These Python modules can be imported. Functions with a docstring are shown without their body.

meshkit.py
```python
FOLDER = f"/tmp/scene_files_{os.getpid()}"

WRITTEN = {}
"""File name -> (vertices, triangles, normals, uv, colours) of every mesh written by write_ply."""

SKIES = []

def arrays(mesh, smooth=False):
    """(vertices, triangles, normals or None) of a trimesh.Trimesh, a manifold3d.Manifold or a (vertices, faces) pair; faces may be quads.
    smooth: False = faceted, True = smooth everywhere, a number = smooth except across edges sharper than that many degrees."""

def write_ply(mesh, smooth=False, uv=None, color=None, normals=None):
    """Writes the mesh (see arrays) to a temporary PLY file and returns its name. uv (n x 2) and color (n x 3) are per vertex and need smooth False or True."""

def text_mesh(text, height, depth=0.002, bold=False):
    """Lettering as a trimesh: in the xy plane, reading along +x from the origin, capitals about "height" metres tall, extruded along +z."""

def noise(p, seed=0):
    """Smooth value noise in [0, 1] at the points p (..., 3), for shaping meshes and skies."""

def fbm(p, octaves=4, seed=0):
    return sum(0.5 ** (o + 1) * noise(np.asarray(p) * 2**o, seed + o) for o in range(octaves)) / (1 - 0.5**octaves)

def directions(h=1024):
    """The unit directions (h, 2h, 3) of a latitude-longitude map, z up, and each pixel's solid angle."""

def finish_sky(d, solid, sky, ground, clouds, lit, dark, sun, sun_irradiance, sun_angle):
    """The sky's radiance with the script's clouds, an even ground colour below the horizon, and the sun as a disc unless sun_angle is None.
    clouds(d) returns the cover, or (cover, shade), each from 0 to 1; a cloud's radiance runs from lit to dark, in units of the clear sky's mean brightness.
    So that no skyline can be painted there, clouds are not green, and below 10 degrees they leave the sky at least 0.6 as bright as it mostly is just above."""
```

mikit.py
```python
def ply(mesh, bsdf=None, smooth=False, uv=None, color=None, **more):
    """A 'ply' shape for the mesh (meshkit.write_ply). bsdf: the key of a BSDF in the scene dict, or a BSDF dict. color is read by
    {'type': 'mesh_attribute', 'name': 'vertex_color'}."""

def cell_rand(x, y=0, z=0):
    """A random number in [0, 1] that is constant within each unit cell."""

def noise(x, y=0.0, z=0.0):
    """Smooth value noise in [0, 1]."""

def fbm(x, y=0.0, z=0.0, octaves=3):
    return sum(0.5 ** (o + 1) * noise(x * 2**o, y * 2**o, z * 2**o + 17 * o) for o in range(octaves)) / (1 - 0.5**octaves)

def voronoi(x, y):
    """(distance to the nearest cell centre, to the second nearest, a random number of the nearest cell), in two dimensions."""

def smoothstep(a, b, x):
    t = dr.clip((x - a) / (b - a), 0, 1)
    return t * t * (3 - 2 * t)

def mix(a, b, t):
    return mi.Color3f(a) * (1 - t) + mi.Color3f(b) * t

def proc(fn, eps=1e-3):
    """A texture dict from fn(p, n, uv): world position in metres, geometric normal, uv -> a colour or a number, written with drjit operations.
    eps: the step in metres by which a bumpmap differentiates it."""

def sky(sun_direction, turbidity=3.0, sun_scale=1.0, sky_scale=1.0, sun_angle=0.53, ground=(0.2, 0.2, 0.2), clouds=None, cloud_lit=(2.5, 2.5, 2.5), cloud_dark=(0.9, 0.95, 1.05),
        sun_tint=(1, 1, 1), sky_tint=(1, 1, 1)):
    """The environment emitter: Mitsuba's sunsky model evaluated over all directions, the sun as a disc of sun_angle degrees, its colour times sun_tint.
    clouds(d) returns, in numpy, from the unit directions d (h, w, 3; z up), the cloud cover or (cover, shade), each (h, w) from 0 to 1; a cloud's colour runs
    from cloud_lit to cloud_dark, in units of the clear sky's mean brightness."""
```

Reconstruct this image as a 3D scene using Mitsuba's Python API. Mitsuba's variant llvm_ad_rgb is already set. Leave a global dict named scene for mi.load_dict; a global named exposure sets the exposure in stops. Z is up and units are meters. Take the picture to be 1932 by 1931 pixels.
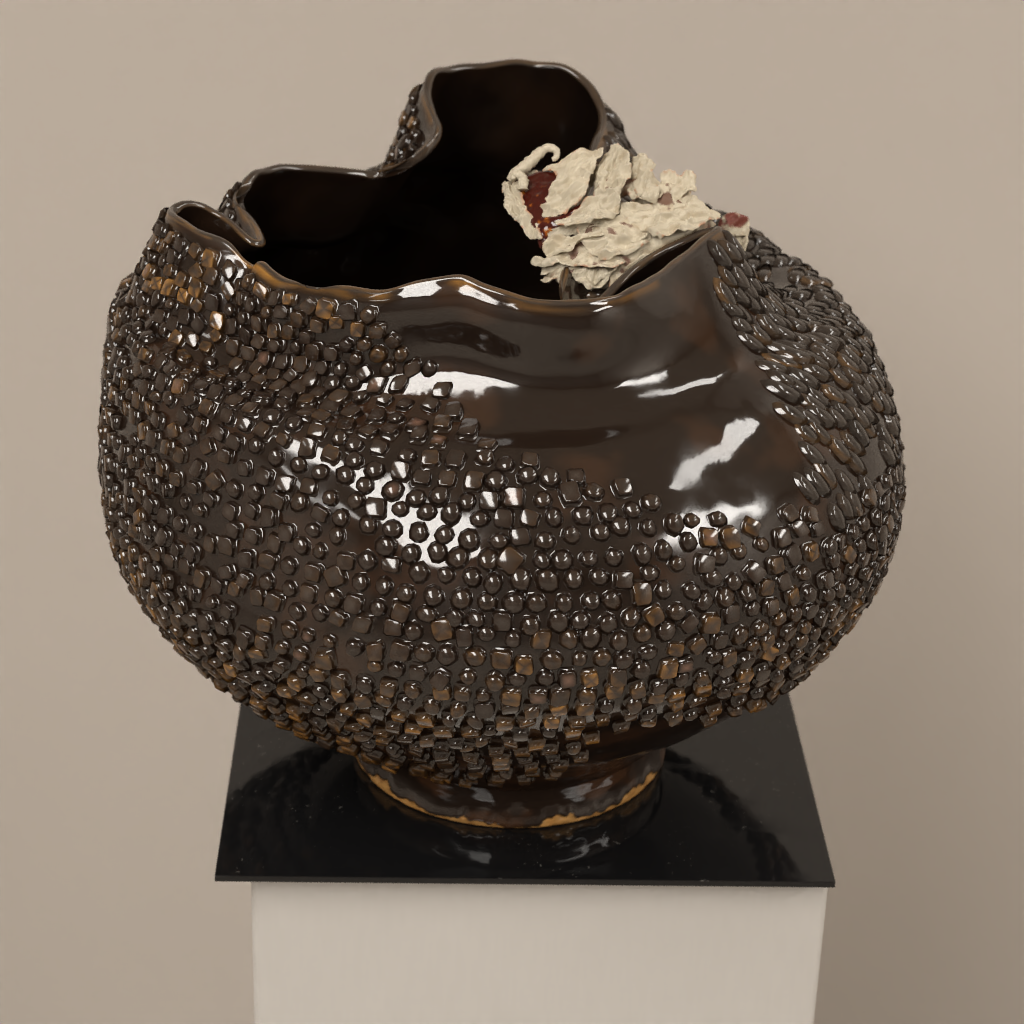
import numpy as np, math, random, trimesh, shapely
import mitsuba as mi, drjit as dr, mikit, meshkit
from mikit import ply, proc, noise, fbm, smoothstep, mix
from scipy.interpolate import CubicSpline, PchipInterpolator
from scipy.ndimage import gaussian_filter1d
from scipy.spatial import cKDTree
T = mi.ScalarTransform4f
rng = np.random.default_rng(7)
scene, labels = {}, {}

# ---------------------------------------------------------------- camera
EYE = np.array([-.0072, -1.1598, 1.5993]); PITCH, ROLL = .4582, .0318
fwd = np.array([0, math.cos(PITCH), -math.sin(PITCH)])
up0 = np.array([0, math.sin(PITCH), math.cos(PITCH)])
up = -np.array([1, 0, 0]) * math.sin(ROLL) + up0 * math.cos(ROLL)
scene['camera'] = dict(type='thinlens', fov=2 * math.degrees(math.atan(966 / 4581.57)), fov_axis='x', aperture_radius=.0036, focus_distance=1.10,
                       near_clip=.05, far_clip=50.0, to_world=T().look_at(origin=EYE.tolist(), target=(EYE + fwd).tolist(), up=up.tolist()))
exposure = -2.03

# ---------------------------------------------------------------- lamps: unseen ceiling panels, placed for the vase highlights and an even wall, all of one warm white
CEIL = 2.75
def rgb(r, g, b): return {'type': 'rgb', 'value': [r, g, b]}
def add(key, shape, label=None, category=None, group=None, kind=None):
    scene[key] = shape
    d = {k: v for k, v in dict(label=label, category=category, group=group, kind=kind).items() if v}
    if d: labels[key] = d
LAMP = (1.0, .955, .895)
LAMPS = [  # x, y, half length x, half length y, radiance
    (-.92, -2.45, .44, 1.65, 60.0),  # out of view, sized to spread the sheen left of centre
    (1.50, -.10, .16, .70, 40.0),  # out of view, set to throw the streak on the right shoulder
    (2.60, -1.7, .38, .95, 66.0),  # out of view, brightens the wall low on the right
    (-2.5, -2.4, .20, .60, 24.0),  # out of view, more sparkle on the pegs from the left
]
LAMP_LABELS = ['longest white light panel, out of view in the ceiling, lighting the vase from the left', 'narrow white light panel, out of view in the ceiling, lighting the right shoulder of the vase', 'wide white light panel, out of view in the ceiling, lighting the wall from the right', 'short white light panel, out of view in the ceiling nearest the left wall']
for k, (x, y, hx, hy, L) in enumerate(LAMPS):
    key = 'unseen_ceiling_light' + ('_%03d' % k if k else '')
    scene[key + '__diffuser'] = dict(type='rectangle', to_world=T().translate([x, y, CEIL - .02]).rotate([1, 0, 0], 180).scale([hx, hy, 1]),
                                     bsdf={'type': 'diffuse', 'reflectance': rgb(.8, .8, .8)},
                                     emitter={'type': 'area', 'radiance': rgb(*[L * c for c in LAMP])})
    fr = trimesh.util.concatenate([trimesh.creation.box((2 * hx + .06, .028, .03), T_) for T_ in
         (trimesh.transformations.translation_matrix((x, y + s * (hy + .015), CEIL - .016)) for s in (-1, 1))] +
         [trimesh.creation.box((.028, 2 * hy, .03), trimesh.transformations.translation_matrix((x + s * (hx + .015), y, CEIL - .016))) for s in (-1, 1)])
    scene[key + '__frame'] = ply(fr, {'type': 'diffuse', 'reflectance': rgb(.7, .7, .7)})
    labels[key] = dict(label=LAMP_LABELS[k], category='ceiling light', group='unseen light panels in the ceiling')

# ---------------------------------------------------------------- materials
def wall_col(p, n, uv):
    g = fbm(p.x * 3, p.y * 3, p.z * 3, octaves=3) - .5
    f = noise(p.x * 420, p.y * 420, p.z * 420) - .5
    return mi.Color3f(.485, .444, .402) * (1 + .03 * g + .015 * f)
scene['wall_paint'] = {'type': 'twosided', 'bsdf': {'type': 'principled', 'base_color': proc(wall_col), 'roughness': .75, 'specular': .25}}
def plinth_col(p, n, uv):
    g = fbm(p.x * 7, p.y * 7, p.z * 7, octaves=3) - .5
    f = noise(p.x * 500, p.y * 500, p.z * 60) - .5
    return mi.Color3f(.455, .437, .412) * (1 + .03 * g + .02 * f)
scene['plinth_paint'] = {'type': 'twosided', 'bsdf': {'type': 'principled', 'base_color': proc(plinth_col), 'roughness': .55, 'specular': .35}}
scene['dark_paint'] = {'type': 'twosided', 'bsdf': {'type': 'diffuse', 'reflectance': rgb(.22, .20, .185)}}
scene['floor_finish'] = {'type': 'twosided', 'bsdf': {'type': 'diffuse', 'reflectance': rgb(.30, .27, .235)}}
scene['ceiling_paint'] = {'type': 'twosided', 'bsdf': {'type': 'diffuse', 'reflectance': rgb(.72, .70, .66)}}
def acr_rough(p, n, uv):
    smear = fbm(p.x * 40 + 3, p.y * 90, p.z, octaves=3)
    return .05 + .13 * smoothstep(.48, .80, smear)
def acr_col(p, n, uv):
    # specks of dust and short hairline scratches
    d = smoothstep(.93, .97, noise(p.x * 620, p.y * 620, 3.0)) * smoothstep(.45, .7, noise(p.x * 60, p.y * 60, 7.0))
    s = smoothstep(.95, .98, noise(p.x * 90, p.y * 1900, 5.0)) * smoothstep(.55, .75, noise(p.x * 35, p.y * 35, 2.0))
    return mi.Color3f(.0055, .0055, .006) + mi.Color3f(.07, .067, .06) * dr.maximum(d, .25 * s) * mi.Float(smoothstep(.8995, .8999, p.z))
scene['black_acrylic'] = {'type': 'twosided', 'bsdf': {'type': 'principled', 'base_color': proc(acr_col), 'roughness': proc(acr_rough), 'specular': .42}}
VC = {'type': 'mesh_attribute', 'name': 'vertex_color'}
def glaze_rough(p, n, uv):
    return .06 + .11 * smoothstep(.45, .8, fbm(p.x * 55, p.y * 55, p.z * 55, octaves=3))
def glaze_skin(p, n, uv):
    # the faint dimples of a thick glaze
    return fbm(p.x * 330, p.y * 330, p.z * 330, octaves=2) * smoothstep(.40, .62, fbm(p.x * 34 + 5, p.y * 34, p.z * 34, octaves=2))
scene['brown_glaze'] = {'type': 'twosided', 'bsdf': {'type': 'bumpmap', 'arbitrary': proc(glaze_skin, 4e-4), 'scale': .00003,
                        'bsdf': {'type': 'principled', 'base_color': VC, 'roughness': proc(glaze_rough), 'specular': .68}}}
scene['peg_glaze'] = {'type': 'twosided', 'bsdf': {'type': 'principled', 'base_color': VC, 'roughness': .12, 'specular': .68}}
scene['raw_clay'] = {'type': 'twosided', 'bsdf': {'type': 'principled', 'base_color': VC, 'roughness': .5, 'specular': .4}}
scene['cream_clay'] = {'type': 'twosided', 'bsdf': {'type': 'principled', 'base_color': VC, 'roughness': .55, 'specular': .4}}
scene['red_glaze'] = {'type': 'twosided', 'bsdf': {'type': 'principled', 'base_color': VC, 'roughness': .10, 'specular': .4, 'clearcoat': .15, 'clearcoat_gloss': .95}}

# ---------------------------------------------------------------- the setting
def sheet(key, pts, bsdf):
    v = np.array(pts, float)
    add(key, ply((v, np.array([[0, 1, 2], [0, 2, 3]])), bsdf), kind='structure')
WX, WY0, WY1 = 3.4, -4.6, .78
sheet('wall', [(-WX, WY1, 0), (WX, WY1, 0), (WX, WY1, CEIL), (-WX, WY1, CEIL)], 'wall_paint')
sheet('wall_001', [(-WX, WY0, 0), (-WX, WY1, 0), (-WX, WY1, CEIL), (-WX, WY0, CEIL)], 'wall_paint')
sheet('wall_002', [(WX, WY1, 0), (WX, WY0, 0), (WX, WY0, CEIL), (WX, WY1, CEIL)], 'wall_paint')
sheet('wall_003', [(WX, WY0, 0), (-WX, WY0, 0), (-WX, WY0, CEIL), (WX, WY0, CEIL)], 'dark_paint')  # unseen, behind the camera; kept dark so the glaze reflects less
sheet('floor', [(-WX, WY0, 0), (WX, WY0, 0), (WX, WY1, 0), (-WX, WY1, 0)], 'floor_finish')
sheet('ceiling', [(-WX, WY0, CEIL), (-WX, WY1, CEIL), (WX, WY1, CEIL), (WX, WY0, CEIL)], 'ceiling_paint')

# ---------------------------------------------------------------- plinth and plate
YAW = .0376
def rbox(x0, x1, y0, y1, z0, z1, r, n=5):
    """a box with rounded upright edges and a small chamfer above and below"""
    def loop(o):
        pts = []
        for cx, cy, a0 in ((x1 - r, y1 - r, 0), (x0 + r, y1 - r, 90), (x0 + r, y0 + r, 180), (x1 - r, y0 + r, 270)):
            for k in range(n + 1):
                a = math.radians(a0 + 90 * k / n); pts.append((cx + (r - o) * math.cos(a), cy + (r - o) * math.sin(a)))
        return pts
    c = min(r * .5, (z1 - z0) * .2)
    L = [(loop(c), z0), (loop(0), z0 + c), (loop(0), z1 - c), (loop(c), z1)]
    m = len(L[0][0]); v = [(x, y, z) for P, z in L for x, y in P]; f = []
    for a in range(3):
        for k in range(m):
            i, j = a * m + k, a * m + (k + 1) % m
            f += [(i, j, j + m), (i, j + m, i + m)]
    v += [((x0 + x1) / 2, (y0 + y1) / 2, z0), ((x0 + x1) / 2, (y0 + y1) / 2, z1)]
    for k in range(m):
        f += [(len(v) - 2, (k + 1) % m, k), (len(v) - 1, 3 * m + k, 3 * m + (k + 1) % m)]
    v = np.array(v); ca, sa = math.cos(YAW), math.sin(YAW)
    v[:, :2] = np.c_[v[:, 0] * ca - v[:, 1] * sa, v[:, 0] * sa + v[:, 1] * ca]
    return trimesh.Trimesh(v, np.array(f), process=False)
add('plinth', ply(rbox(-.1383, .1543, -.143, .145, 0.0, .8963, .0035), 'plinth_paint', smooth=40),
    'white painted box plinth under the black plate', 'plinth')
add('plate', ply(rbox(-.155, .155, -.155, .155, .8965, .9, .0006, 2), 'black_acrylic', smooth=20),
    'thin glossy black square plate lying on the white plinth', 'plate')

# ---------------------------------------------------------------- the vase: its wall is spanned by rings, the folded rim is the topmost one
AX, AY = -.0046, -.0274
# rim: x, y, z and the bearing (degrees, clockwise from the front) of the belly point below it
RIM=np.array([
(0.012, -0.15, 1.205, -12.0), (0.0002, -0.152, 1.2062, -5.0), (-0.0116, -0.151, 1.2076, 2.0), (-0.0235, -0.149, 1.2107, 9.0),
(-0.0331, -0.147, 1.2134, 15.0), (-0.0449, -0.145, 1.2117, 20.0), (-0.059, -0.145, 1.2085, 26.0), (-0.0734, -0.142, 1.2043, 31.0),
(-0.0883, -0.134, 1.2028, 37.0), (-0.1088, -0.12, 1.2001, 44.0), (-0.1224, -0.106, 1.1974, 49.0), (-0.1298, -0.0975, 1.1990, 52.5), (-0.1338, -0.0895, 1.1950, 55.0),
(-0.1402, -0.0855, 1.1992, 58.0), (-0.1527, -0.078, 1.2031, 64.0), (-0.1673, -0.062, 1.2049, 73.0), (-0.1786, -0.045, 1.2047, 82.0),
(-0.1765, -0.028, 1.2045, 88.0), (-0.1605, -0.0190, 1.1985, 92.0), (-0.1495, -0.0245, 1.1945, 94.0), (-0.1420, -0.0320, 1.1910, 96.0),
(-0.1378, -0.0350, 1.1885, 98.0), (-0.1425, -0.0160, 1.1900, 101.0), (-0.1490, -0.001, 1.1950, 103.0), (-0.1521, 0.015, 1.1965, 107.0),
(-0.1486, 0.03, 1.1992, 111.0), (-0.1407, 0.045, 1.1994, 116.0), (-0.1279, 0.055, 1.1979, 121.0), (-0.1118, 0.06, 1.1957, 126.0),
(-0.0923, 0.06, 1.1943, 130.0), (-0.0754, 0.055, 1.1988, 133.5), (-0.063, 0.055, 1.2056, 136.0), (-0.0559, 0.06, 1.2119, 138.0),
(-0.0544, 0.07, 1.216, 140.0), (-0.0577, 0.085, 1.2214, 142.5), (-0.0618, 0.1, 1.2255, 146.0), (-0.0611, 0.115, 1.2299, 150.0),
(-0.054, 0.13, 1.2311, 156.0), (-0.0399, 0.14, 1.2308, 164.0), (-0.0226, 0.145, 1.2302, 173.0), (-0.0052, 0.147, 1.2314, 182.0),
(0.0123, 0.143, 1.2307, 192.0), (0.0255, 0.135, 1.226, 202.0), (0.0351, 0.12, 1.2183, 211.0), (0.0374, 0.11, 1.2131, 216.0),
(0.034, 0.085, 1.2085, 222.0), (0.029, 0.06, 1.2047, 226.0), (0.0237, 0.015, 1.1995, 230.0), (0.0181, -0.035, 1.1947, 233.5),
(0.0160, -0.072, 1.1880, 235.0), (0.0158, -0.0955, 1.1835, 238.0), (0.0205, -0.0990, 1.1830, 240.0), (0.0275, -0.0960, 1.1865, 242.0),
(0.0376, -0.088, 1.1934, 244.0), (0.053, -0.068, 1.1992, 249.0), (0.0711, -0.053, 1.2037, 258.0), (0.084, -0.048, 1.2064, 266.0),
(0.0892, -0.052, 1.2086, 275.0), (0.0855, -0.062, 1.2093, 284.0), (0.0746, -0.08, 1.2075, 290.0), (0.0586, -0.108, 1.2043, 305.0),
(0.0432, -0.132, 1.2052, 322.0), (0.0286, -0.145, 1.2052, 336.0)])
def per(tab):
    t = np.array(tab, float); a = np.vstack([t, t[:1]]); a[-1, 0] += 360
    return CubicSpline(a[:, 0], a[:, 1:], bc_type='periodic')
def gf(a, s): return gaussian_filter1d(a, s, axis=0, mode='wrap')
def build(NC=720,NR=110, FOOT=.022):
    q=np.vstack([RIM,RIM[:1]]); q[-1,3]+=360
    ds=np.linalg.norm(np.diff(q[:,:3],axis=0),axis=1)+.06*np.radians(np.diff(q[:,3]))
    s=np.r_[0,np.cumsum(ds)]; s/=s[-1]
    rim=CubicSpline(s,q[:,:3],bc_type='periodic')
    psi=PchipInterpolator(s,q[:,3])
    c=np.arange(NC)/NC
    RP=rim(c)-[0,0,.0010]; PS=psi(c); a=np.radians(PS)
    D=np.c_[-np.sin(a),-np.cos(a)]
    # smooth ring radii by azimuth: columns r at z levels
    # psi, r(.937), r(.965), r(1.00), r(1.05), r(1.10)
    Rt=per([(0,.097,.128,.163,.196,.190),(45,.104,.139,.174,.203,.198),(90,.114,.152,.186,.206,.209),(135,.108,.143,.177,.201,.203),(180,.106,.139,.172,.196,.198),(225,.104,.135,.167,.191,.194),(270,.101,.132,.166,.190,.190),(315,.098,.130,.165,.194,.190)])(PS%360)
    # neck: psi, a6 (share of body direction in the neck ring), drop of the neck ring, a5, z5
    Nt=per([(0,.06,.046,.50,1.146),(30,.09,.045,.56,1.148),(65,.45,.040,.76,1.157),(100,.50,.040,.80,1.152),(130,.42,.045,.76,1.152),(145,.42,.05,.76,1.165),(175,.35,.05,.74,1.165),(212,.42,.05,.76,1.160),(240,.50,.028,.80,1.150),(262,.40,.04,.76,1.146),(276,.36,.043,.68,1.154),(292,.29,.037,.55,1.155),(315,.19,.039,.50,1.152),(340,.08,.045,.50,1.147)])(PS%360)
    ctr=np.array([AX,AY])
    rings=[]
    def ring(r,z): return np.c_[ctr+D*np.reshape(r,(-1,1)),np.broadcast_to(z,NC)]
    rings.append(ring(.0850,.9245)); 
    for k,z in enumerate((.939,.965,1.00,1.05,1.10)): rings.append(ring(Rt[:,k],z))
    B=ring(Rt[:,4],1.10)
    a6,h6,a5,z5=Nt.T[:4]
    R5=gf(RP,30); R6=gf(RP,7)
    k5=R5*(1-a5[:,None])+B*a5[:,None]; k5[:,2]=z5
    k6=R6*(1-a6[:,None])+B*a6[:,None]; k6[:,2]=R6[:,2]-h6
    k5=gf(k5,14); k6=gf(k6,5)
    lo=k6*.72+k5*.28; lo[:,2]=k6[:,2]-(.31-.05*np.cos(a))*(k6[:,2]-k5[:,2])-.0015*(1+np.cos(a))
    hi=k6*.45+RP*.55; 
    rings+=[k5,lo,k6,hi,RP]
    K=np.stack(rings)     # 9 x NC x 3
    d=np.linalg.norm(np.diff(K,axis=0),axis=2).mean(1); u=np.r_[0,np.cumsum(d)]; u/=u[-1]
    sp=CubicSpline(u,K,axis=0)
    t=np.linspace(0,1,NR)
    return sp(t),t,PS,u

NC, NR = 760, 190
G, tt, PS, knots = build(NC, NR)
def vnormals(g):
    du = np.roll(g, -1, 1) - np.roll(g, 1, 1); dv = np.gradient(g, axis=0)
    n = np.cross(du, dv); return n / (np.linalg.norm(n, axis=2, keepdims=True) + 1e-12)
N0 = vnormals(G)
if (N0[60, :, 1] * (G[60, :, 1] - AY)).mean() < 0: N0 = -N0
# hand-built unevenness of the wall
env = np.clip(tt / .12, 0, 1)[:, None]
def bumps(p): return (meshkit.fbm(p * 26, 2, 3) - .5) * .0030 + (meshkit.fbm(p * 75 + 9, 2, 5) - .5) * .0004
G = G + N0 * (bumps(G) * env * (1 - .5 * np.clip((tt - .93) / .07, 0, 1)[:, None]))[..., None]
G[-1:, :, 2] += ((meshkit.noise(G[-1:] * 60, 4) - .5) * .003)
N0s = vnormals(G)
if (N0s * N0).sum() < 0: N0s = -N0s
N0 = N0s

GLZ = np.array([.0118, .0070, .0048]); BRN = np.array([.050, .022, .010]); AMB = np.array([.36, .172, .038]); OCH = np.array([.36, .175, .050])
def mixc(a, b, w): return a * (1 - w[..., None]) + b * w[..., None]
def sst(a, b, x):
    t = np.clip((x - a) / (b - a), 0, 1); return t * t * (3 - 2 * t)
def grid_faces(nr, nc):
    i, j = np.meshgrid(np.arange(nr - 1), np.arange(nc), indexing='ij'); a = i * nc + j; b = i * nc + (j + 1) % nc
    return np.vstack([np.c_[a.ravel(), b.ravel(), (a + nc).ravel()], np.c_[b.ravel(), (b + nc).ravel(), (a + nc).ravel()]])
TH = .0050
rows = [G]; cols = []
stain = sst(.52, .72, meshkit.fbm(G * 38 + 5, 3, 11))
c0 = mixc(np.broadcast_to(GLZ, G.shape), BRN, .38 * stain)
# the glaze breaks to amber along the lip, in streaks
LIP = .30 + .70 * np.exp(-((np.where(np.arange(NC) / NC < .5, np.arange(NC) / NC, np.arange(NC) / NC - 1) - .13) / .08) ** 2)
streak = sst(.46, .62, meshkit.fbm(G * np.array([32, 32, 60]) + 2, 3, 21))
near = np.exp(-((1 - tt)[:, None] * .34 / .0024) ** 2) * LIP[None]
cols.append(mixc(c0, AMB, .8 * near * streak))
ni = gf(N0[-1] * np.array([1, 1, .25]), 2); ni /= np.linalg.norm(ni, axis=1, keepdims=True)
upv = np.array([0, 0, 1.0])
roll = []
for k in range(1, 8):
    a = math.pi * k / 8
    roll.append(G[-1] + (-ni) * (TH / 2) * (1 - math.cos(a)) + upv * (TH / 2) * math.sin(a))
rows.append(np.stack(roll))
rc = []
for k in range(7):
    s = sst(.47, .60, meshkit.fbm(roll[k] * 45 + k * .35, 3, 21)) * (.75 if k < 4 else .55)
    rc.append(mixc(np.broadcast_to(np.array([.034, .025, .019]), roll[k].shape), AMB, s * LIP * (.25 + .75 * sst(.4, .7, meshkit.noise(roll[k] * 17, 8)))))
cols.append(np.stack(rc))
idx = np.unique(np.r_[np.linspace(NR - 1, 20, 90).astype(int)])[::-1]
Nin = np.stack([gf(N0[i] * np.array([1, 1, .3 if tt[i] > .9 else 1]), 2) for i in idx]); Nin /= np.linalg.norm(Nin, axis=2, keepdims=True)
inner = G[idx] - Nin * (TH + .0045 * ((meshkit.fbm(G[idx] * 34 + 7, 2, 19) - .35) * np.clip(np.arange(len(idx)) / 8, 0, 1)[:, None])[..., None])
inner[0] = roll[-1] - np.array([0, 0, .001])
rows.append(inner); cols.append(mixc(np.broadcast_to(GLZ * .55, inner.shape), BRN, .10 * sst(.45, .7, meshkit.fbm(inner * 30, 3, 14))))  # inside of the vase: shade put into a darker glaze colour
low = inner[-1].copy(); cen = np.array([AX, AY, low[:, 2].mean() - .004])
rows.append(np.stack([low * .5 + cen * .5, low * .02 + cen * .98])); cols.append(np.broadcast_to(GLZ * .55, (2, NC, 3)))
V = np.concatenate(rows).reshape(-1, 3); Cc = np.concatenate(cols).reshape(-1, 3)
body = trimesh.Trimesh(V, grid_faces(len(V) // NC, NC), process=False)
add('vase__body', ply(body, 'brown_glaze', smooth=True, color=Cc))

# foot ring: glazed above, bare ochre clay along its ragged lower edge
def make_foot():
    n = 420; a = np.arange(n) / n * 2 * np.pi
    prof = [(.0850, .9330), (.0842, .9275), (.0832, .9220), (.0830, .9165), (.0834, .9125), (.0840, .9090), (.0844, .9062), (.0845, .9040), (.0843, .9022), (.0836, .9008), (.0825, .9003), (.0780, .9003), (.0700, .9003)]
    v, c = [], []
    cs = np.c_[np.cos(a), np.sin(a)]
    edge = .9012 + .0125 * meshkit.fbm(np.c_[cs * 6.5, a * 0], 4, 31) ** 1.8 + .0030 * (meshkit.noise(np.c_[cs * 26, a * 0], 3) - .5)
    fine = np.concatenate([np.linspace(p[1], q[1], 4, endpoint=False) for p, q in zip(prof[:9], prof[1:10])] + [[p[1] for p in prof[9:]]])
    rr = np.concatenate([np.linspace(p[0], q[0], 4, endpoint=False) for p, q in zip(prof[:9], prof[1:10])] + [[p[0] for p in prof[9:]]])
    for r, z in zip(rr, fine):
        bare = sst(.0005, -.0004, z - edge)
        P = np.c_[AX + cs[:, 0] * r, AY + cs[:, 1] * r, np.full(n, z)]
        rough = (meshkit.fbm(P * 300, 2, 4) - .5) * .0018 * bare + (meshkit.fbm(P * 60, 2, 6) - .5) * .0022
        drip = .0010 * (1 - bare) * sst(.006, .0, z - edge)
        P[:, :2] += cs * (rough + drip)[:, None] * (1.0 if z > .901 else .4)
        v.append(P)
        st = sst(.5, .66, meshkit.fbm(P * 50, 3, 12))
        gl = mixc(np.broadcast_to(GLZ * 1.15, P.shape), BRN, .7 * st)
        och = mixc(np.broadcast_to(OCH, P.shape), np.array([.52, .32, .12]), .5 * meshkit.noise(P * 220, 2))
        och = mixc(och, np.array([.20, .085, .025]), .7 * sst(.5, .7, meshkit.fbm(P * 130, 3, 9)))
        c.append(mixc(gl, och, bare))
    m = trimesh.Trimesh(np.concatenate(v), grid_faces(len(v), n)[:, ::-1], process=False)
    return m, np.concatenate(c)
fm, fc = make_foot()
add('vase__foot', ply(fm, 'brown_glaze', smooth=True, color=fc))

# ---- clay pegs and leaf-shaped scales pressed on to the wall
dC = (np.roll(G, -1, 1) - np.roll(G, 1, 1)); dC /= np.linalg.norm(dC, axis=2, keepdims=True)
dM = -np.gradient(G, axis=0); dM -= N0 * (dM * N0).sum(2, keepdims=True); dM /= np.linalg.norm(dM, axis=2, keepdims=True)
cc = np.arange(NC) / NC; cw = np.where(cc < .5, cc, cc - 1)
CW, TT = np.meshgrid(cw, tt); PSI = np.broadcast_to(PS % 360, CW.shape)
BARE = shapely.Polygon([(.096, .985), (.088, .968), (.076, .919), (.063, .876), (.047, .832), (.031, .797), (.021, .755), (.006, .730), (-.008, .702), (-.021, .672), (-.033, .645), (-.043, .625), (-.050, .640), (-.058, .645), (-.064, .658), (-.071, .692), (-.081, .747), (-.097, .835), (-.104, .917), (-.114, .985), (-.114, 1.1), (.096, 1.1)])
LOW = shapely.Polygon([(.006, .06), (.003, .11), (-.003, .275), (-.009, .355), (-.018, .355), (-.028, .35), (-.044, .32), (-.062, .295), (-.12, .24), (-.2, .14), (-.2, -.1), (.006, -.1)])
flatC, flatT = CW.ravel(), TT.ravel()
pt = shapely.points(flatC, flatT)
bare = shapely.contains(BARE, pt) | shapely.contains(LOW, pt)
okay = ~bare & (flatT > .05) & (flatT < .975)
scaly = (PSI.ravel() > 212) & (PSI.ravel() < 313) & (flatT > .60) & (flatC < -.05)
P3, N3, C3, M3 = (x.reshape(-1, 3) for x in (G, N0, dC, dM))
front_big = np.exp(-((flatC - .02) / .075) ** 2 - ((flatT - .60) / .18) ** 2)
# pegs: set row upon row round the wall, each row a little out of step with the one below
NIDX = np.arange(NR * NC).reshape(NR, NC); okg = (okay & ~scaly).reshape(NR, NC); pegs = []
mer = np.r_[0, np.cumsum(np.linalg.norm(np.diff(G, axis=0), axis=2).mean(1))]
m0, row = mer[np.argmin(abs(tt - .055))], 0
while m0 < mer[-1] - .004:
    i = int(np.argmin(abs(mer - m0))); low_ = float(sst(.50, .22, tt[i]))
    seg = np.r_[0, np.cumsum(np.linalg.norm(np.roll(G[i], -1, 0) - G[i], axis=1))]
    pitch = .0103 + .0012 * front_big[i * NC] + .0026 * low_; n = int(seg[-1] / pitch); ph = row * (.5 - .42 * low_) + rng.uniform(-.1, .1)
    drift = 8 * meshkit.noise(np.c_[np.cos(np.arange(n) / n * 6.283) * 1.6, np.sin(np.arange(n) / n * 6.283) * 1.6, np.full(n, row * .10)], 3) - 4
    for k in range(n):
        s_ = ((k + ph) / n * seg[-1] + rng.normal() * .00055) % seg[-1]; jj = int(np.searchsorted(seg, s_)) % NC
        ii = int(np.clip(i + drift[k] + rng.normal() * .45, 1, NR - 2))
        if okg[ii, jj] and rng.random() > .015: pegs.append(NIDX[ii, jj])
    m0 += .0091 + .0008 * front_big[i * NC] + .0041 * low_; row += 1
pegs = np.array(pegs)
ids = np.flatnonzero(okay & ~scaly); mt = cKDTree(P3[ids]); dmin = (.0080 + .0012 * front_big + .0014 * sst(.45, .2, flatT))
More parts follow.
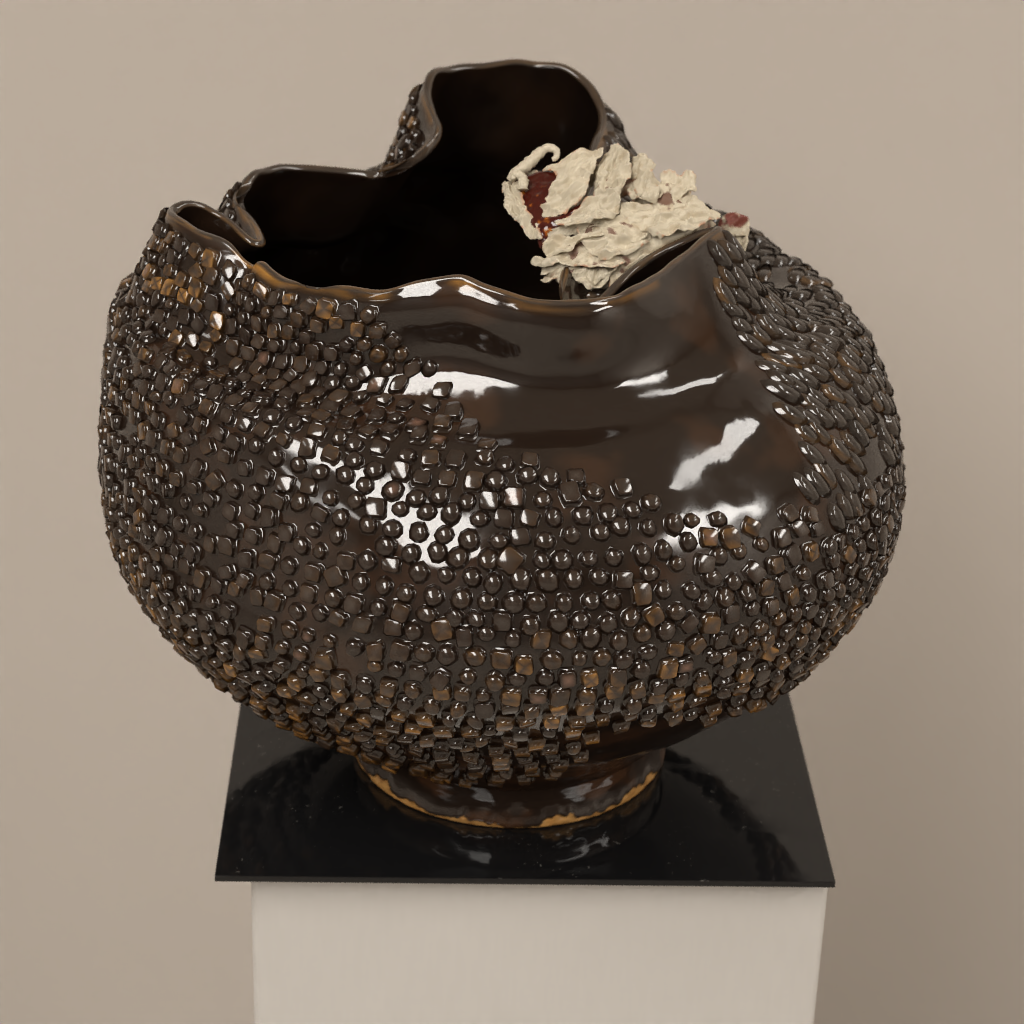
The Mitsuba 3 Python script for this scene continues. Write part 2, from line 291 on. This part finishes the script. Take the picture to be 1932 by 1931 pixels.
for _ in range(3):       # push apart those that sit too close
    X = P3[pegs].copy(); dd, jj = cKDTree(X).query(X, 6); push = np.zeros_like(X); D = dmin[pegs] * 1.12
    for q in range(1, 6):
        e = X - X[jj[:, q]]; push += e / (dd[:, q:q + 1] + 1e-9) * (np.clip(1 - dd[:, q] / D, 0, 1) * D)[:, None] * .4
    pegs = np.unique(ids[mt.query(X + push)[1]])
drop = set(); order_ = np.random.default_rng(2).permutation(len(pegs)); pegs = pegs[order_]; X = P3[pegs]
for a, b2 in sorted(cKDTree(X).query_pairs(.0110)):
    if a not in drop and np.linalg.norm(X[a] - X[b2]) < .80 * dmin[pegs[a]]: drop.add(b2)
pegs = np.array([p for k, p in enumerate(pegs) if k not in drop])
# scales: rows across the wall, like shingles
SR = okay & scaly
scl = []
mask2 = SR.reshape(NR, NC)
mlen = np.r_[0, np.cumsum(np.linalg.norm(np.diff(G[:, np.argmin(abs(PS % 360 - 245))], axis=0), axis=1))]
row = 0; m0 = mlen[np.argmin(abs(tt - .612))]
while m0 < mlen[-1]:
    i = int(np.argmin(abs(mlen - m0)))
    seg = np.r_[0, np.cumsum(np.linalg.norm(np.diff(G[i], axis=0), axis=1))]
    x = (row % 2) * .0045
    while x < seg[-1]:
        ii = int(np.clip(i + rng.normal() * 2.2, 0, NR - 1)); j = int(np.argmin(abs(seg - (x + rng.normal() * .0009)))); x += .0088
        if mask2[ii, j]: scl.append(ii * NC + j)
    m0 += .0118; row += 1
scl = np.array(scl)
# crowded folds: drop scales closer than 6 mm to an earlier one
kt = cKDTree(P3[scl]); drop = set()
for a, b in sorted(kt.query_pairs(.0064)):
    if a not in drop: drop.add(b)
scl = np.array([s for k, s in enumerate(scl) if k not in drop])

RIDGE = sst(.42, .62, meshkit.fbm(P3 * 9 + 3, 2, 51))
def nrm(a): return a / (np.linalg.norm(a, axis=-1, keepdims=True) + 1e-12)
def peg(i, r_):
    """a short stub of clay, cut square or pinched round, its glaze rounded over the edge"""
    n, u, w = N3[i], C3[i], M3[i]
    low_ = float(sst(.62, .25, np.array(flatT[i])))
    a = r_.normal() * .15 if r_.random() < .8 + .15 * low_ else r_.uniform(-.8, .8); u, w = u * math.cos(a) + w * math.sin(a), w * math.cos(a) - u * math.sin(a)
    n = nrm(n + u * r_.normal() * .09 + w * r_.normal() * .10)
    hw = np.clip(r_.normal(.00345, .00026), .0028, .0042) * (1 + .22 * front_big[i]); hh = hw * np.clip(r_.normal(1.02, .10), .8, 1.3)
    h = np.clip(r_.normal(.0035 + .0013 * low_, .0005), .0024, .0060)
    puffy = r_.random() < .22 + .6 * front_big[i] * (1 - low_)
    if puffy: q = np.array([(math.cos(b), math.sin(b)) for b in np.arange(10) * math.pi / 5 + r_.uniform(0, .6)]) * 1.04
    else: q = np.array([(1, 0), (.98, .66), (.70, .97), (-.70, .97), (-.98, .66), (-1, 0), (-.98, -.66), (-.70, -.97), (.70, -.97), (.98, -.66)])
    q = q * (1 + r_.normal(0, .05, (10, 1)))
    tilt = r_.normal(0, .13, 2); out = nrm(q[:, :1] * u + q[:, 1:] * w)
    def ringp(s, z, tl): return P3[i] + (q[:, :1] * hw * s) * u + (q[:, 1:] * hh * s) * w + n * (z + (q @ tilt)[:, None] * hw * tl)
    e = .72 if puffy else .86
    v = [ringp(1.22, -.0003, 0), ringp(1.0, h * (.55 if puffy else .74), .6), ringp(e, h * (.94 if puffy else .985), .9), (P3[i] + n * h * (1.10 if puffy else 1.0))[None]]
    tn = nrm(n - (u * tilt[0] + w * tilt[1]) * .8)
    nn = [nrm(out * .28 + n * .95), nrm(out * .95 + n * .22), nrm(out * (.55 if puffy else .22) + tn), tn[None]]
    amb = np.clip((r_.random() ** (2.4 - 1.0 * low_)) * (.30 + .9 * RIDGE[i]) * (.40 + .85 * low_ + (.6 if flatT[i] > .88 else 0)), 0, 1) * (.3 if puffy else 1)
    tone = np.clip(r_.normal(1, .22), .6, 1.6)
    capc = np.array([.034, .025, .0195]) * tone * (1 + .35 * amb)
    if r_.random() < .035: capc = np.array([.13, .072, .050])
    if puffy: capc = capc * .75
    em = mixc(np.broadcast_to(GLZ * 1.6, (10, 3)), AMB, np.clip(amb * r_.uniform(0, .95, 10), 0, 1))
    f = []
    for k in range(10):
        l = (k + 1) % 10
        f += [(k, l, 10 + l), (k, 10 + l, 10 + k), (10 + k, 10 + l, 20 + l), (10 + k, 20 + l, 20 + k), (20 + k, 20 + l, 30)]
    c = [np.broadcast_to(GLZ, (10, 3)), mixc(np.broadcast_to(GLZ, (10, 3)), AMB, np.full(10, .16 * amb)), em, capc[None]]
    F_ = np.array(f)
    if np.dot(np.cross(u, w), n) < 0: F_ = F_[:, ::-1]
    return np.concatenate(v), F_, np.concatenate(c), np.concatenate(nn)
def scale_piece(i, r_):
    """a leaf of clay lying along the slope, its lower end a little proud"""
    n, u, w = N3[i], C3[i], M3[i]
    a = r_.normal() * .16 + .15; u, w = u * math.cos(a) + w * math.sin(a), w * math.cos(a) - u * math.sin(a)
    L, Wd, h = r_.normal(.0086, .0008), r_.normal(.0043, .0004), r_.normal(.0030, .0004)
    n = nrm(n + w * .16)
    ang = np.arange(12) * math.pi / 6
    e = np.c_[np.sign(np.cos(ang)) * abs(np.cos(ang)) ** 1.15, np.sign(np.sin(ang)) * abs(np.sin(ang)) ** .95]; out = nrm(e[:, :1] * u + e[:, 1:] * w)
    def ringp(s, z, lift=0): return P3[i] + e[:, :1] * Wd * s * u + e[:, 1:] * L * s * w + n * (z + lift * e[:, 1:])
    v = [ringp(1.08, -.0012), ringp(.94, h * .60, .0006), ringp(.58, h * .96, .0005), (P3[i] + n * h * 1.04)[None]]
    nn = [nrm(out * .7 + n * .6), nrm(out * .85 + n * .5), nrm(out * .38 + n), n[None]]
    f = []
    for k in range(12):
        l = (k + 1) % 12
        f += [(k, l, 12 + l), (k, 12 + l, 12 + k), (12 + k, 12 + l, 24 + l), (12 + k, 24 + l, 24 + k), (24 + k, 24 + l, 36)]
    tone = np.clip(r_.normal(1.1, .15), .7, 1.5); base = np.array([.023, .0175, .014]) * tone
    amb = r_.random() ** 5
    c = [np.broadcast_to(GLZ, (12, 3)), mixc(np.broadcast_to(base, (12, 3)), AMB, np.full(12, .25 * amb)), np.broadcast_to(base, (12, 3)), base[None]]
    F_ = np.array(f)
    if np.dot(np.cross(u, w), n) < 0: F_ = F_[:, ::-1]
    return np.concatenate(v), F_, np.concatenate(c), np.concatenate(nn)
def piece_ply(list_):
    off = 0; vs, fs, cs, ns = [], [], [], []
    for v, f, c, n in list_:
        vs.append(v); fs.append(f + off); cs.append(c); ns.append(n); off += len(v)
    path = meshkit.write_ply((np.concatenate(vs), np.concatenate(fs)), False, None, np.concatenate(cs), normals=np.concatenate(ns))
    return {'type': 'ply', 'filename': path, 'face_normals': False, 'bsdf': {'type': 'ref', 'id': 'peg_glaze'}}
def plant(ids, maker, name, many, seed):
    """the 300 that show largest from the front are parts of their own, the rest one mesh"""
    r_ = np.random.default_rng(seed)
    made = [maker(i, r_) for i in ids]
    v = EYE - P3[ids]; d = np.linalg.norm(v, axis=1); shows = (N3[ids] * v).sum(1) / d / d ** 2
    order = np.argsort(-shows); own = set(order[:300].tolist())
    for k, q in enumerate(sorted(own)):
        scene[f'vase__{name}' + (f'_{k:03d}' if k else '')] = piece_ply([made[q]])
    rest = [m for q, m in enumerate(made) if q not in own]
    if rest:
        scene[f'vase__{many}'] = piece_ply(rest); labels[f'vase__{many}'] = {'kind': 'stuff'}
    return len(made)
print('pegs', plant(pegs, peg, 'peg', 'small_pegs', 5), 'scales', plant(scl, scale_piece, 'scale', 'small_scales', 6))
labels['vase'] = dict(label='glossy dark brown ceramic vase with folded rim, studded with clay pegs, on black plate', category='vase')

# ---------------------------------------------------------------- the cream ruffle lying in the right-hand fold of the rim
RO = np.array([.0307, -.0375, 1.2015]); RN = np.array([-.10069, -.58398, .80550]); RA = np.array([.99228, 0, .12403]); RB = np.array([-.07243, .81176, .57948])
LEAVES = [  # outline in mm on the ruffle's plane, height mm, direction of the grain in degrees, which way it leans (mm per 10 mm)
    (((28,-4),(48,-9),(40,-16),(26,-24),(12,-36),(2,-42),(4,-24),(12,-12)), 2, 20, (0, -.6)),
    (((4,-8),(30,-5),(26,-14),(16,-20),(4,-18),(-4,-13)), 8, 20, (0, -1.4)),
    (((-11,-22),(6,-20),(17,-20),(8,-30),(0,-37),(-11,-37),(-16,-28)), 6, 65, (0, -1.4)),
    (((17,24),(32,20),(33,6),(22,4),(14,10)), 8, 50, (.4, .6)),
    (((-3,8),(2,20),(1,33),(9,38),(13,20),(7,8)), 9, 65, (.4, .3)),
    (((-22,-3),(-10,-1),(4,4),(12,4),(10,-6),(-4,-10),(-20,-9)), 12, 20, (0, -2.0)),
    (((-9.6,6.5),(6.0,2.2),(14.6,-5.3),(26,-8),(24,-20),(12,-27),(0,-27),(-10.7,-16)), 8, 10, (0, -1.2)),
    (((-31.0,-27.6),(-26.3,-26.6),(-19.9,-26.7),(-7.2,-27.5),(1.3,-27.3),(3,-23),(-8,-20),(-26,-22)), 7, 60, (0, -1.)),
    (((-31.0,-27.6),(-26.3,-26.6),(-19.9,-26.7),(-7.2,-27.5),(5,-28),(3,-36),(-3,-40),(-6.5,-41),(-10.6,-35.3),(-18.1,-35.0),(-20.3,-36.5),(-21.9,-31.6),(-28.6,-29.4)), 6, 75, (0, -2.)),
    (((-34.6,-22.2),(-30.2,-19.0),(-19.5,-19.6),(-13.0,-17.7),(-8.7,-17.1),(12,-16),(14,-26),(7,-33),(-3.0,-32),(-11.5,-29),(-19.9,-25.7),(-26.3,-26.1),(-32.6,-24.4)), 9, 30, (-.3, -2.2)),
    (((-28.3,-15.1),(-25.5,-10.8),(-19.0,-9.9),(-8.4,-12.0),(6.6,-11.5),(10.6,-11.4),(10.3,-15.5),(2.0,-16.2),(-10.8,-16.9),(-14.1,-21.2),(-23.9,-21.2),(-28.0,-18.7)), 11, 15, (0, -1.8)),
    (((-26.5,-5.0),(-20.8,-3.0),(-12.0,0.2),(-5.2,5.8),(1.3,6.6),(7.9,8.6),(12.0,10.2),(11.2,-2.2),(2.4,-10.6),(-10.4,-9.8),(-23.2,-9.0),(-26.2,-7.1)), 10, 25, (0, 1.6)),
    (((31.7,7.2),(38.1,8.7),(47.3,9.9),(49.6,5.3),(52.8,0.0),(59.6,0.9),(58.9,-5),(50.7,-10),(41.5,-15),(27.8,-19),(21.4,-14),(14.6,-5.3),(8.1,-0.8),(3.8,3.5),(10.8,6.1),(22.3,2.7)), 8, 5, (.2, -1.)),
    (((32.0,23.7),(39.2,22.4),(41.7,19.9),(46.5,22.7),(49.1,20.8),(49.0,14.7),(49.1,10.3),(42.7,9.3),(38.0,6.5),(31.7,7.7),(30.4,13.9),(31.2,19.4)), 10, 55, (.8, 1.)),
    (((18.1,33.6),(20.9,35.0),(25.9,33.9),(27.0,30.4),(29.8,25.1),(30.0,21.7),(27.0,17.6),(30.3,12.8),(30.9,8.3),(28.7,3.1),(22.4,3.2),(19.1,8.5),(16.9,16.4),(18.0,25.8)), 13, 70, (1.5, .4)),
    (((5.5,37.8),(8.4,39.7),(9.1,43.0),(11.9,43.3),(13.0,40.3),(14.6,35.7),(17.0,31.5),(18.0,25.8),(17.5,18.6),(14.8,12.2),(8.7,8.5),(5.7,11.0),(-0.0,7.2),(-2.7,8.6),(-0.7,18.3),(1.3,28.1),(4.3,32.8)), 12, 65, (1.6, .3)),
    (((-27.1,33.9),(-16.5,36.0),(-4.1,39.5),(4.5,38.0),(5.1,33.7),(1.8,29.2),(1.1,24.0),(-0.9,20.0),(-2.5,14.9),(-5.0,8.9),(-9.6,5.2),(-14.0,2.5),(-18.4,1.4),(-23.6,1.4),(-28.6,4.6),(-26.7,7.0),(-28.3,9.2),(-24.4,10.4),(-27.2,14.4),(-22.8,16.0),(-24.0,17.7),(-20.3,22.1),(-17.9,26.6),(-22.4,31.3)), 13, 38, (.8, .2)),
    (((-27.7,-11.6),(-34.4,-7.8),(-39.9,3.1),(-45.6,11.0),(-46.1,18.4),(-44.8,19.9),(-46.6,27.0),(-45.6,31.1),(-40.7,33.8),(-32.2,36.1),(-27.1,34.5),(-28.1,32.4),(-35.9,31.7),(-41.8,28.6),(-43.7,24.5),(-42.3,25.4),(-40.0,28.4),(-36.1,29.0),(-34.5,25.7),(-37.2,23.3),(-36.6,18.5),(-35.1,13.1),(-34.5,7.8),(-31.2,3.3),(-29.3,-1.1),(-28.7,-5.8),(-26.8,-10.7)), 9, 100, (-.6, 0)),
]
POOL = ((-43.3,24.5),(-41.8,28.6),(-35.9,32.2),(-27.2,32.9),(-22.4,31.3),(-17.7,27.1),(-20.3,22.1),(-24.0,17.2),(-27.6,7.1),(-28.7,2.0),(-18.5,-0.1),(-5.1,7.3),(-3.7,9.3),(-0.8,8.4),(-7.5,3.9),(-16.5,-2.4),(-23.0,-4.8),(-26.5,-5.5),(-26.3,-10.7),(-28.1,-11.5),(-29.8,-2.1),(-34.5,7.8),(-36.6,17.4),(-37.2,22.8))
CREAM = np.array([.45, .398, .30]); REDS = np.array([.42, .085, .035])
def chaikin(p, n=2):
    p = np.array(p, float)
    for _ in range(n):
        q = np.roll(p, -1, 0); p = np.stack([.75 * p + .25 * q, .25 * p + .75 * q], 1).reshape(-1, 2)
    return p
def outline(poly, step=.5, frill=1.5, seed=0):
    """the leaf's edge: rounded corners, resampled, frayed"""
    p = chaikin(poly); ring = shapely.LinearRing(p); n = max(24, int(ring.length / step))
    q = np.array([ring.interpolate(k / n, normalized=True).coords[0] for k in range(n)])
    t = np.roll(q, -1, 0) - np.roll(q, 1, 0); t /= np.linalg.norm(t, axis=1, keepdims=True) + 1e-9
    nn = np.c_[t[:, 1], -t[:, 0]]
    if not ring.is_ccw: nn = -nn
    k3 = np.c_[q, np.full(n, seed * 3.1)]
    q = q + nn * (((meshkit.fbm(k3 * .26, 3, seed) - .5) * 2 * frill + (meshkit.noise(k3 * .9, seed + 9) - .5) * frill * .9)[:, None])
    P = shapely.Polygon(q).buffer(0)
    if P.geom_type != 'Polygon': P = max(P.geoms, key=lambda g: g.area)
    ring = P.exterior; n = max(24, int(ring.length / step))
    return P, np.array([ring.interpolate(k / n, normalized=True).coords[0] for k in range(n)])
from scipy.spatial import Delaunay
def sheet_mesh(poly, zfun, thick, place, step=.45, frill=1.5, seed=0):
    """a closed sheet with a rounded edge over an outline in mm; zfun(x, y, d) is its height, d the distance from the edge"""
    P, edge = outline(poly, .5, frill, seed)
    x0, y0, x1, y1 = P.bounds
    r_ = np.random.default_rng(seed + 100)
    X, Y = np.meshgrid(np.arange(x0, x1, step), np.arange(y0, y1, step)); X = X + (np.arange(X.shape[0]) % 2)[:, None] * step / 2
    pts = np.c_[X.ravel(), Y.ravel()] + r_.uniform(-.06, .06, (X.size, 2))
    inn = shapely.contains(P.buffer(-.28), shapely.points(pts)); pts = pts[inn]
    allp = np.vstack([edge, pts]); m = len(edge)
    tri = Delaunay(allp).simplices; c = allp[tri].mean(1)
    tri = tri[shapely.contains(P, shapely.points(c))]
    a, b, d_ = allp[tri[:, 0]], allp[tri[:, 1]], allp[tri[:, 2]]
    flip = ((b - a)[:, 0] * (d_ - a)[:, 1] - (b - a)[:, 1] * (d_ - a)[:, 0]) < 0; tri[flip] = tri[flip][:, ::-1]
    d = shapely.distance(P.exterior, shapely.points(allp)); z = zfun(allp[:, 0], allp[:, 1], d)
    drop = .45 * thick * np.exp(-d / .35)
    top, bot = place(allp[:, 0], allp[:, 1], z - drop), place(allp[:, 0], allp[:, 1], z - thick + drop)
    e = set(map(tuple, np.vstack([tri[:, [0, 1]], tri[:, [1, 2]], tri[:, [2, 0]]])))
    bd = np.array([x for x in e if (x[1], x[0]) not in e]); n = len(allp)
    F = np.vstack([tri, tri[:, ::-1] + n, np.c_[bd[:, 0], bd[:, 0] + n, bd[:, 1] + n], np.c_[bd[:, 0], bd[:, 1] + n, bd[:, 1]]])
    return np.vstack([top, bot]), F, np.concatenate([allp, allp]), np.concatenate([d, d])
UN = shapely.union_all([shapely.Polygon(p).buffer(0) for p, *_ in LEAVES]); rx0, ry0, rx1, ry1 = UN.bounds; rcx, rcy = (rx0 + rx1) / 2, (ry0 + ry1) / 2
def leaf_height(k, pts, h, deg, lean, dome, seed):
    cx, cy = np.mean(pts, 0); a = math.radians(deg)
    def fn(X, Y, d):
        s = (X - cx) * math.cos(a) + (Y - cy) * math.sin(a); r = -(X - cx) * math.sin(a) + (Y - cy) * math.cos(a); o = s * 0 + k * 3.7 + seed
        wob = (meshkit.fbm(np.stack([s * .10, r * .10, o], -1), 2, 3) - .5) * 5
        grain = (meshkit.fbm(np.stack([s * .07, (r + wob) * .50, o], -1), 2, k + seed) - .5) * 4.2 + (meshkit.fbm(np.stack([s * .22, (r + wob) * 1.15, o], -1), 2, k) - .5) * 2.7 + (meshkit.fbm(np.stack([s * .7, r * .9, o], -1), 2, k + 2) - .5) * .6
        fold = (meshkit.fbm(np.stack([s * .07, r * .16, o], -1), 2, k + 40) - .5) * 8.0
        curl = 2.0 * np.exp(-(d / 2.2) ** 2) * (meshkit.noise(np.stack([X * .13, Y * .13, o], -1), 5) * 2 - .7)
        crease = meshkit.fbm(np.stack([X * .12 + 3, Y * .15, X * 0 + seed], -1), 2, 61); crumple = (.35 - abs(2 * crease - 1) * 2.2) * 2.6
        return dome(X, Y) + crumple + h * .55 + (lean[0] * (X - cx) + lean[1] * (Y - cy)) * .26 + fold * (1 - .5 * np.exp(-d / 2)) + grain * (1 - np.exp(-d / 1.0)) + curl
    return fn
def leaf_colour(q, d, k, V):
    q3 = np.c_[q, np.full(len(q), k * 5.3)]
    tone = 1 + .16 * (meshkit.fbm(q3 * .12, 2, 5) - .5) + .05 * math.sin(k * 2.1)
    col = CREAM * tone[:, None]
    col = mixc(col, np.array([.34, .27, .175]), .55 * sst(.55, .75, meshkit.fbm(q3 * .22 + 4, 3, 8)))
    bleed = sst(.52, .66, meshkit.fbm(q3 * .5 + 2, 3, 9)) * np.exp(-(d / .7) ** 2) * sst(.42, .58, meshkit.noise(q3 * .11 + 3, 6)) * .8
    pd = shapely.distance(shapely.Polygon(POOL), shapely.points(q))
    bleed = np.maximum(bleed, .85 * np.exp(-(pd / .9) ** 2) * np.exp(-(d / 1.1) ** 2) * sst(.35, .6, meshkit.fbm(q3 * .6, 2, 4)))
    return mixc(col, np.array([.36, .10, .03]), np.clip(bleed, 0, 1) * .85)
def dome_at(x, y): return 10 * (1 - np.clip(((x - rcx) / (rx1 - rx0) * 1.9) ** 2 + ((y - rcy) / (ry1 - ry0) * 1.9) ** 2, 0, 1.4))
def place_main(x, y, z): return RO + np.outer(x, RA) * .001 + np.outer(y, RB) * .001 + np.outer(z, RN) * .001
# the lump that carries the leaves
core = max(getattr(UN.buffer(-2.5), 'geoms', [UN.buffer(-2.5)]), key=lambda g: g.area)
cv, cf, cq, cd = sheet_mesh(np.array(core.simplify(1.0).exterior.coords)[:-1], lambda X, Y, d: dome_at(X, Y) + 3.0 * (1 - np.exp(-d / 3)) + (meshkit.fbm(np.c_[X, Y, X * 0] * .2, 3, 8) - .5) * 4, 7.0, place_main, .8, 1.0, 1)
add('vase__ruffle', ply(trimesh.Trimesh(cv, cf, process=False), 'cream_clay', smooth=True, color=mixc(leaf_colour(cq, cd, 31, cv), np.array([.085, .022, .010]), .85 * sst(.52, .64, meshkit.fbm(np.c_[cq * .16, cq[:, :1] * 0], 3, 17)))), 'cream crumpled clay ruffle spilling over the rim')
for k, (pts, h, deg, lean) in enumerate(LEAVES):
    lv, lf, lq, ld = sheet_mesh(pts, leaf_height(k, pts, h, deg, lean, dome_at, 0), 1.7, place_main, .45, 1.2, k + 2)
    scene['vase__ruffle__leaf' + ('_%03d' % k if k else '')] = ply(trimesh.Trimesh(lv, lf, process=False), 'cream_clay', smooth=True, color=leaf_colour(lq, ld, k, lv))
def make_pool(poly, z0, seed):
    p = shapely.Polygon(poly).buffer(1.6); x0, y0, x1, y1 = p.bounds; st = .5
    X, Y = np.meshgrid(np.arange(x0 - st, x1 + st, st), np.arange(y0 - st, y1 + st, st)); pts = shapely.points(X.ravel(), Y.ravel())
    d = np.where(shapely.contains(p, pts), shapely.distance(shapely.boundary(p), pts), -.1).reshape(X.shape); q = np.stack([X, Y, X * 0 + seed], -1)
    z = z0 + dome_at(X, Y) + 1.6 * (1 - np.exp(-np.maximum(d, 0) / 1.5)) + (meshkit.fbm(q * .16, 2, seed) - .5) * 2.2 + (meshkit.fbm(q * .5, 2, seed) - .5) * .5
    v = RO + (X * .001)[..., None] * RA + (Y * .001)[..., None] * RB + (z * .001)[..., None] * RN
    nx = X.shape[1]; ok = d > 0; cell = ok[:-1, :-1] & ok[1:, :-1] & ok[:-1, 1:] & ok[1:, 1:]; i, j = np.nonzero(cell); a = i * nx + j
    f = np.vstack([np.c_[a, a + 1, a + nx + 1], np.c_[a, a + nx + 1, a + nx]])
    thin = sst(.64, .78, meshkit.fbm(q * .28 + 5, 3, seed + 2))
    c = mixc(np.broadcast_to(np.array([.045, .0055, .003]), v.shape), np.array([.42, .12, .010]), .8 * thin)
    vv = v.reshape(-1, 3); n = len(vv); F = np.vstack([f, f[:, ::-1] + n])
    return trimesh.Trimesh(np.vstack([vv, vv - RN * .002]), F, process=False), np.vstack([c.reshape(-1, 3)] * 2)
pm, pc = make_pool(POOL, 2.2, 3)
add('vase__ruffle__red_glaze', ply(pm, 'red_glaze', smooth=True, color=pc), 'dark red glaze pooled between the cream leaves')
# a curl of clay at the top of the ruffle
def tube(pts, rad, n=10, seed=0):
    pts = np.array(pts, float); s = np.r_[0, np.cumsum(np.linalg.norm(np.diff(pts, axis=0), axis=1))]
    u = np.linspace(0, s[-1], 40); p = CubicSpline(s, pts)(u); r = np.interp(u, np.linspace(0, s[-1], len(rad)), rad)
    t = np.gradient(p, axis=0); t /= np.linalg.norm(t, axis=1, keepdims=True)
    a = np.cross(t, RN); a /= np.linalg.norm(a, axis=1, keepdims=True); b = np.cross(t, a)
    ang = np.arange(n) / n * 2 * np.pi
    v = p[:, None] + (np.cos(ang)[None, :, None] * a[:, None] + np.sin(ang)[None, :, None] * b[:, None]) * r[:, None, None]
    v = v + (meshkit.fbm(v * 700, 2, seed) - .5)[..., None] * (v - p[:, None]) * .8
    vv = np.vstack([v.reshape(-1, 3), p[:1], p[-1:]]); f = grid_faces(40, n); m = 40 * n
    caps = [(m, (k + 1) % n, k) for k in range(n)] + [(m + 1, 39 * n + k, 39 * n + (k + 1) % n) for k in range(n)]
    return trimesh.Trimesh(vv, np.vstack([f, caps]), process=False)
CURL = ((-42, 30.5, 3), (-37.5, 33.5, 5.5), (-33, 36.0, 7), (-29, 39.2, 8), (-24.5, 43.0, 8.5), (-21.2, 43.9, 9), (-18.2, 41.5, 9), (-18.0, 38.6, 8.5), (-20.3, 37.4, 8))
def on_ruffle(x, y, z): return RO + RA * x * .001 + RB * y * .001 + RN * z * .001
cm = tube([on_ruffle(*p) for p in CURL], [.0020, .0030, .0029, .0028, .0026, .0022, .0018, .0013], seed=4)
add('vase__ruffle__curl', ply(cm, 'cream_clay', smooth=True, color=np.broadcast_to(CREAM, (len(cm.vertices), 3)).copy()))
CURL2 = ((-35.5, 20, 9), (-35.2, 24, 10.5), (-36.6, 27, 11.5), (-39.0, 27.2, 11.5), (-39.6, 25, 11))
cm = tube([on_ruffle(*p) for p in CURL2], [.0026, .0027, .0024, .0020, .0014], seed=6)
add('vase__ruffle__curl_001', ply(cm, 'cream_clay', smooth=True, color=np.broadcast_to(CREAM, (len(cm.vertices), 3)).copy()))
# the smaller tuft beyond the right-hand fold
TUFT = [(((-5.4,12.3),(-0.6,13.5),(2.9,10.9),(7.3,8.2),(8.4,4.7),(6.9,-1.4),(5.8,-8.5),(1.7,-12.5),(-1.3,-10.5),(-4.5,0.4),(-7.9,4.7)), 7, 20, (0, .8)),
        (((-7.9,4.7),(-2,4),(4,6),(8.4,4.7),(8,0),(2,-2),(-4.5,0.4)), 9, 15, (0, -1.0))]
TO = np.array([.1001, 0, 1.1846])
def place_tuft(x, y, z): return TO + np.outer(x, RA) * .001 + np.outer(y, RB) * .001 + np.outer(z, RN) * .001
parts = [(((-5,9),(0,10),(5,6),(6,-1),(4,-8),(0,-10),(-3,0),(-6,4)), lambda X, Y, d: 3 * (1 - np.exp(-d / 2)), 9.0, 0)]
for k, (pts, h, deg, lean) in enumerate(TUFT): parts.append((pts, leaf_height(k + 20, pts, h, deg, lean, lambda x, y: x * 0, 4), 1.7, 1))
for k, (pts, zf, th, leaf) in enumerate(parts):
    lv, lf, lq, ld = sheet_mesh(pts, zf, th, place_tuft, .45, .9, k + 50)
    tc = leaf_colour(lq + 300, ld, k, lv)
    red = sst(3.0, 6.5, lq[:, 1] + (meshkit.fbm(np.c_[lq, lq[:, :1] * 0] * .3, 3, 2) - .5) * 8)
    tc = mixc(tc, np.array([.13, .016, .010]), .93 * red * sst(.3, .5, meshkit.fbm(np.c_[lq, lq[:, :1] * 0] * .45, 2, 7)))
    key = 'vase__ruffle_001' + (('__leaf' + ('_%03d' % (k - 1) if k > 1 else '')) if leaf else '')
    scene[key] = ply(trimesh.Trimesh(lv, lf, process=False), 'cream_clay', smooth=True, color=tc)
labels['vase__ruffle_001'] = {'label': 'small red-tipped cream tuft behind the right fold'}
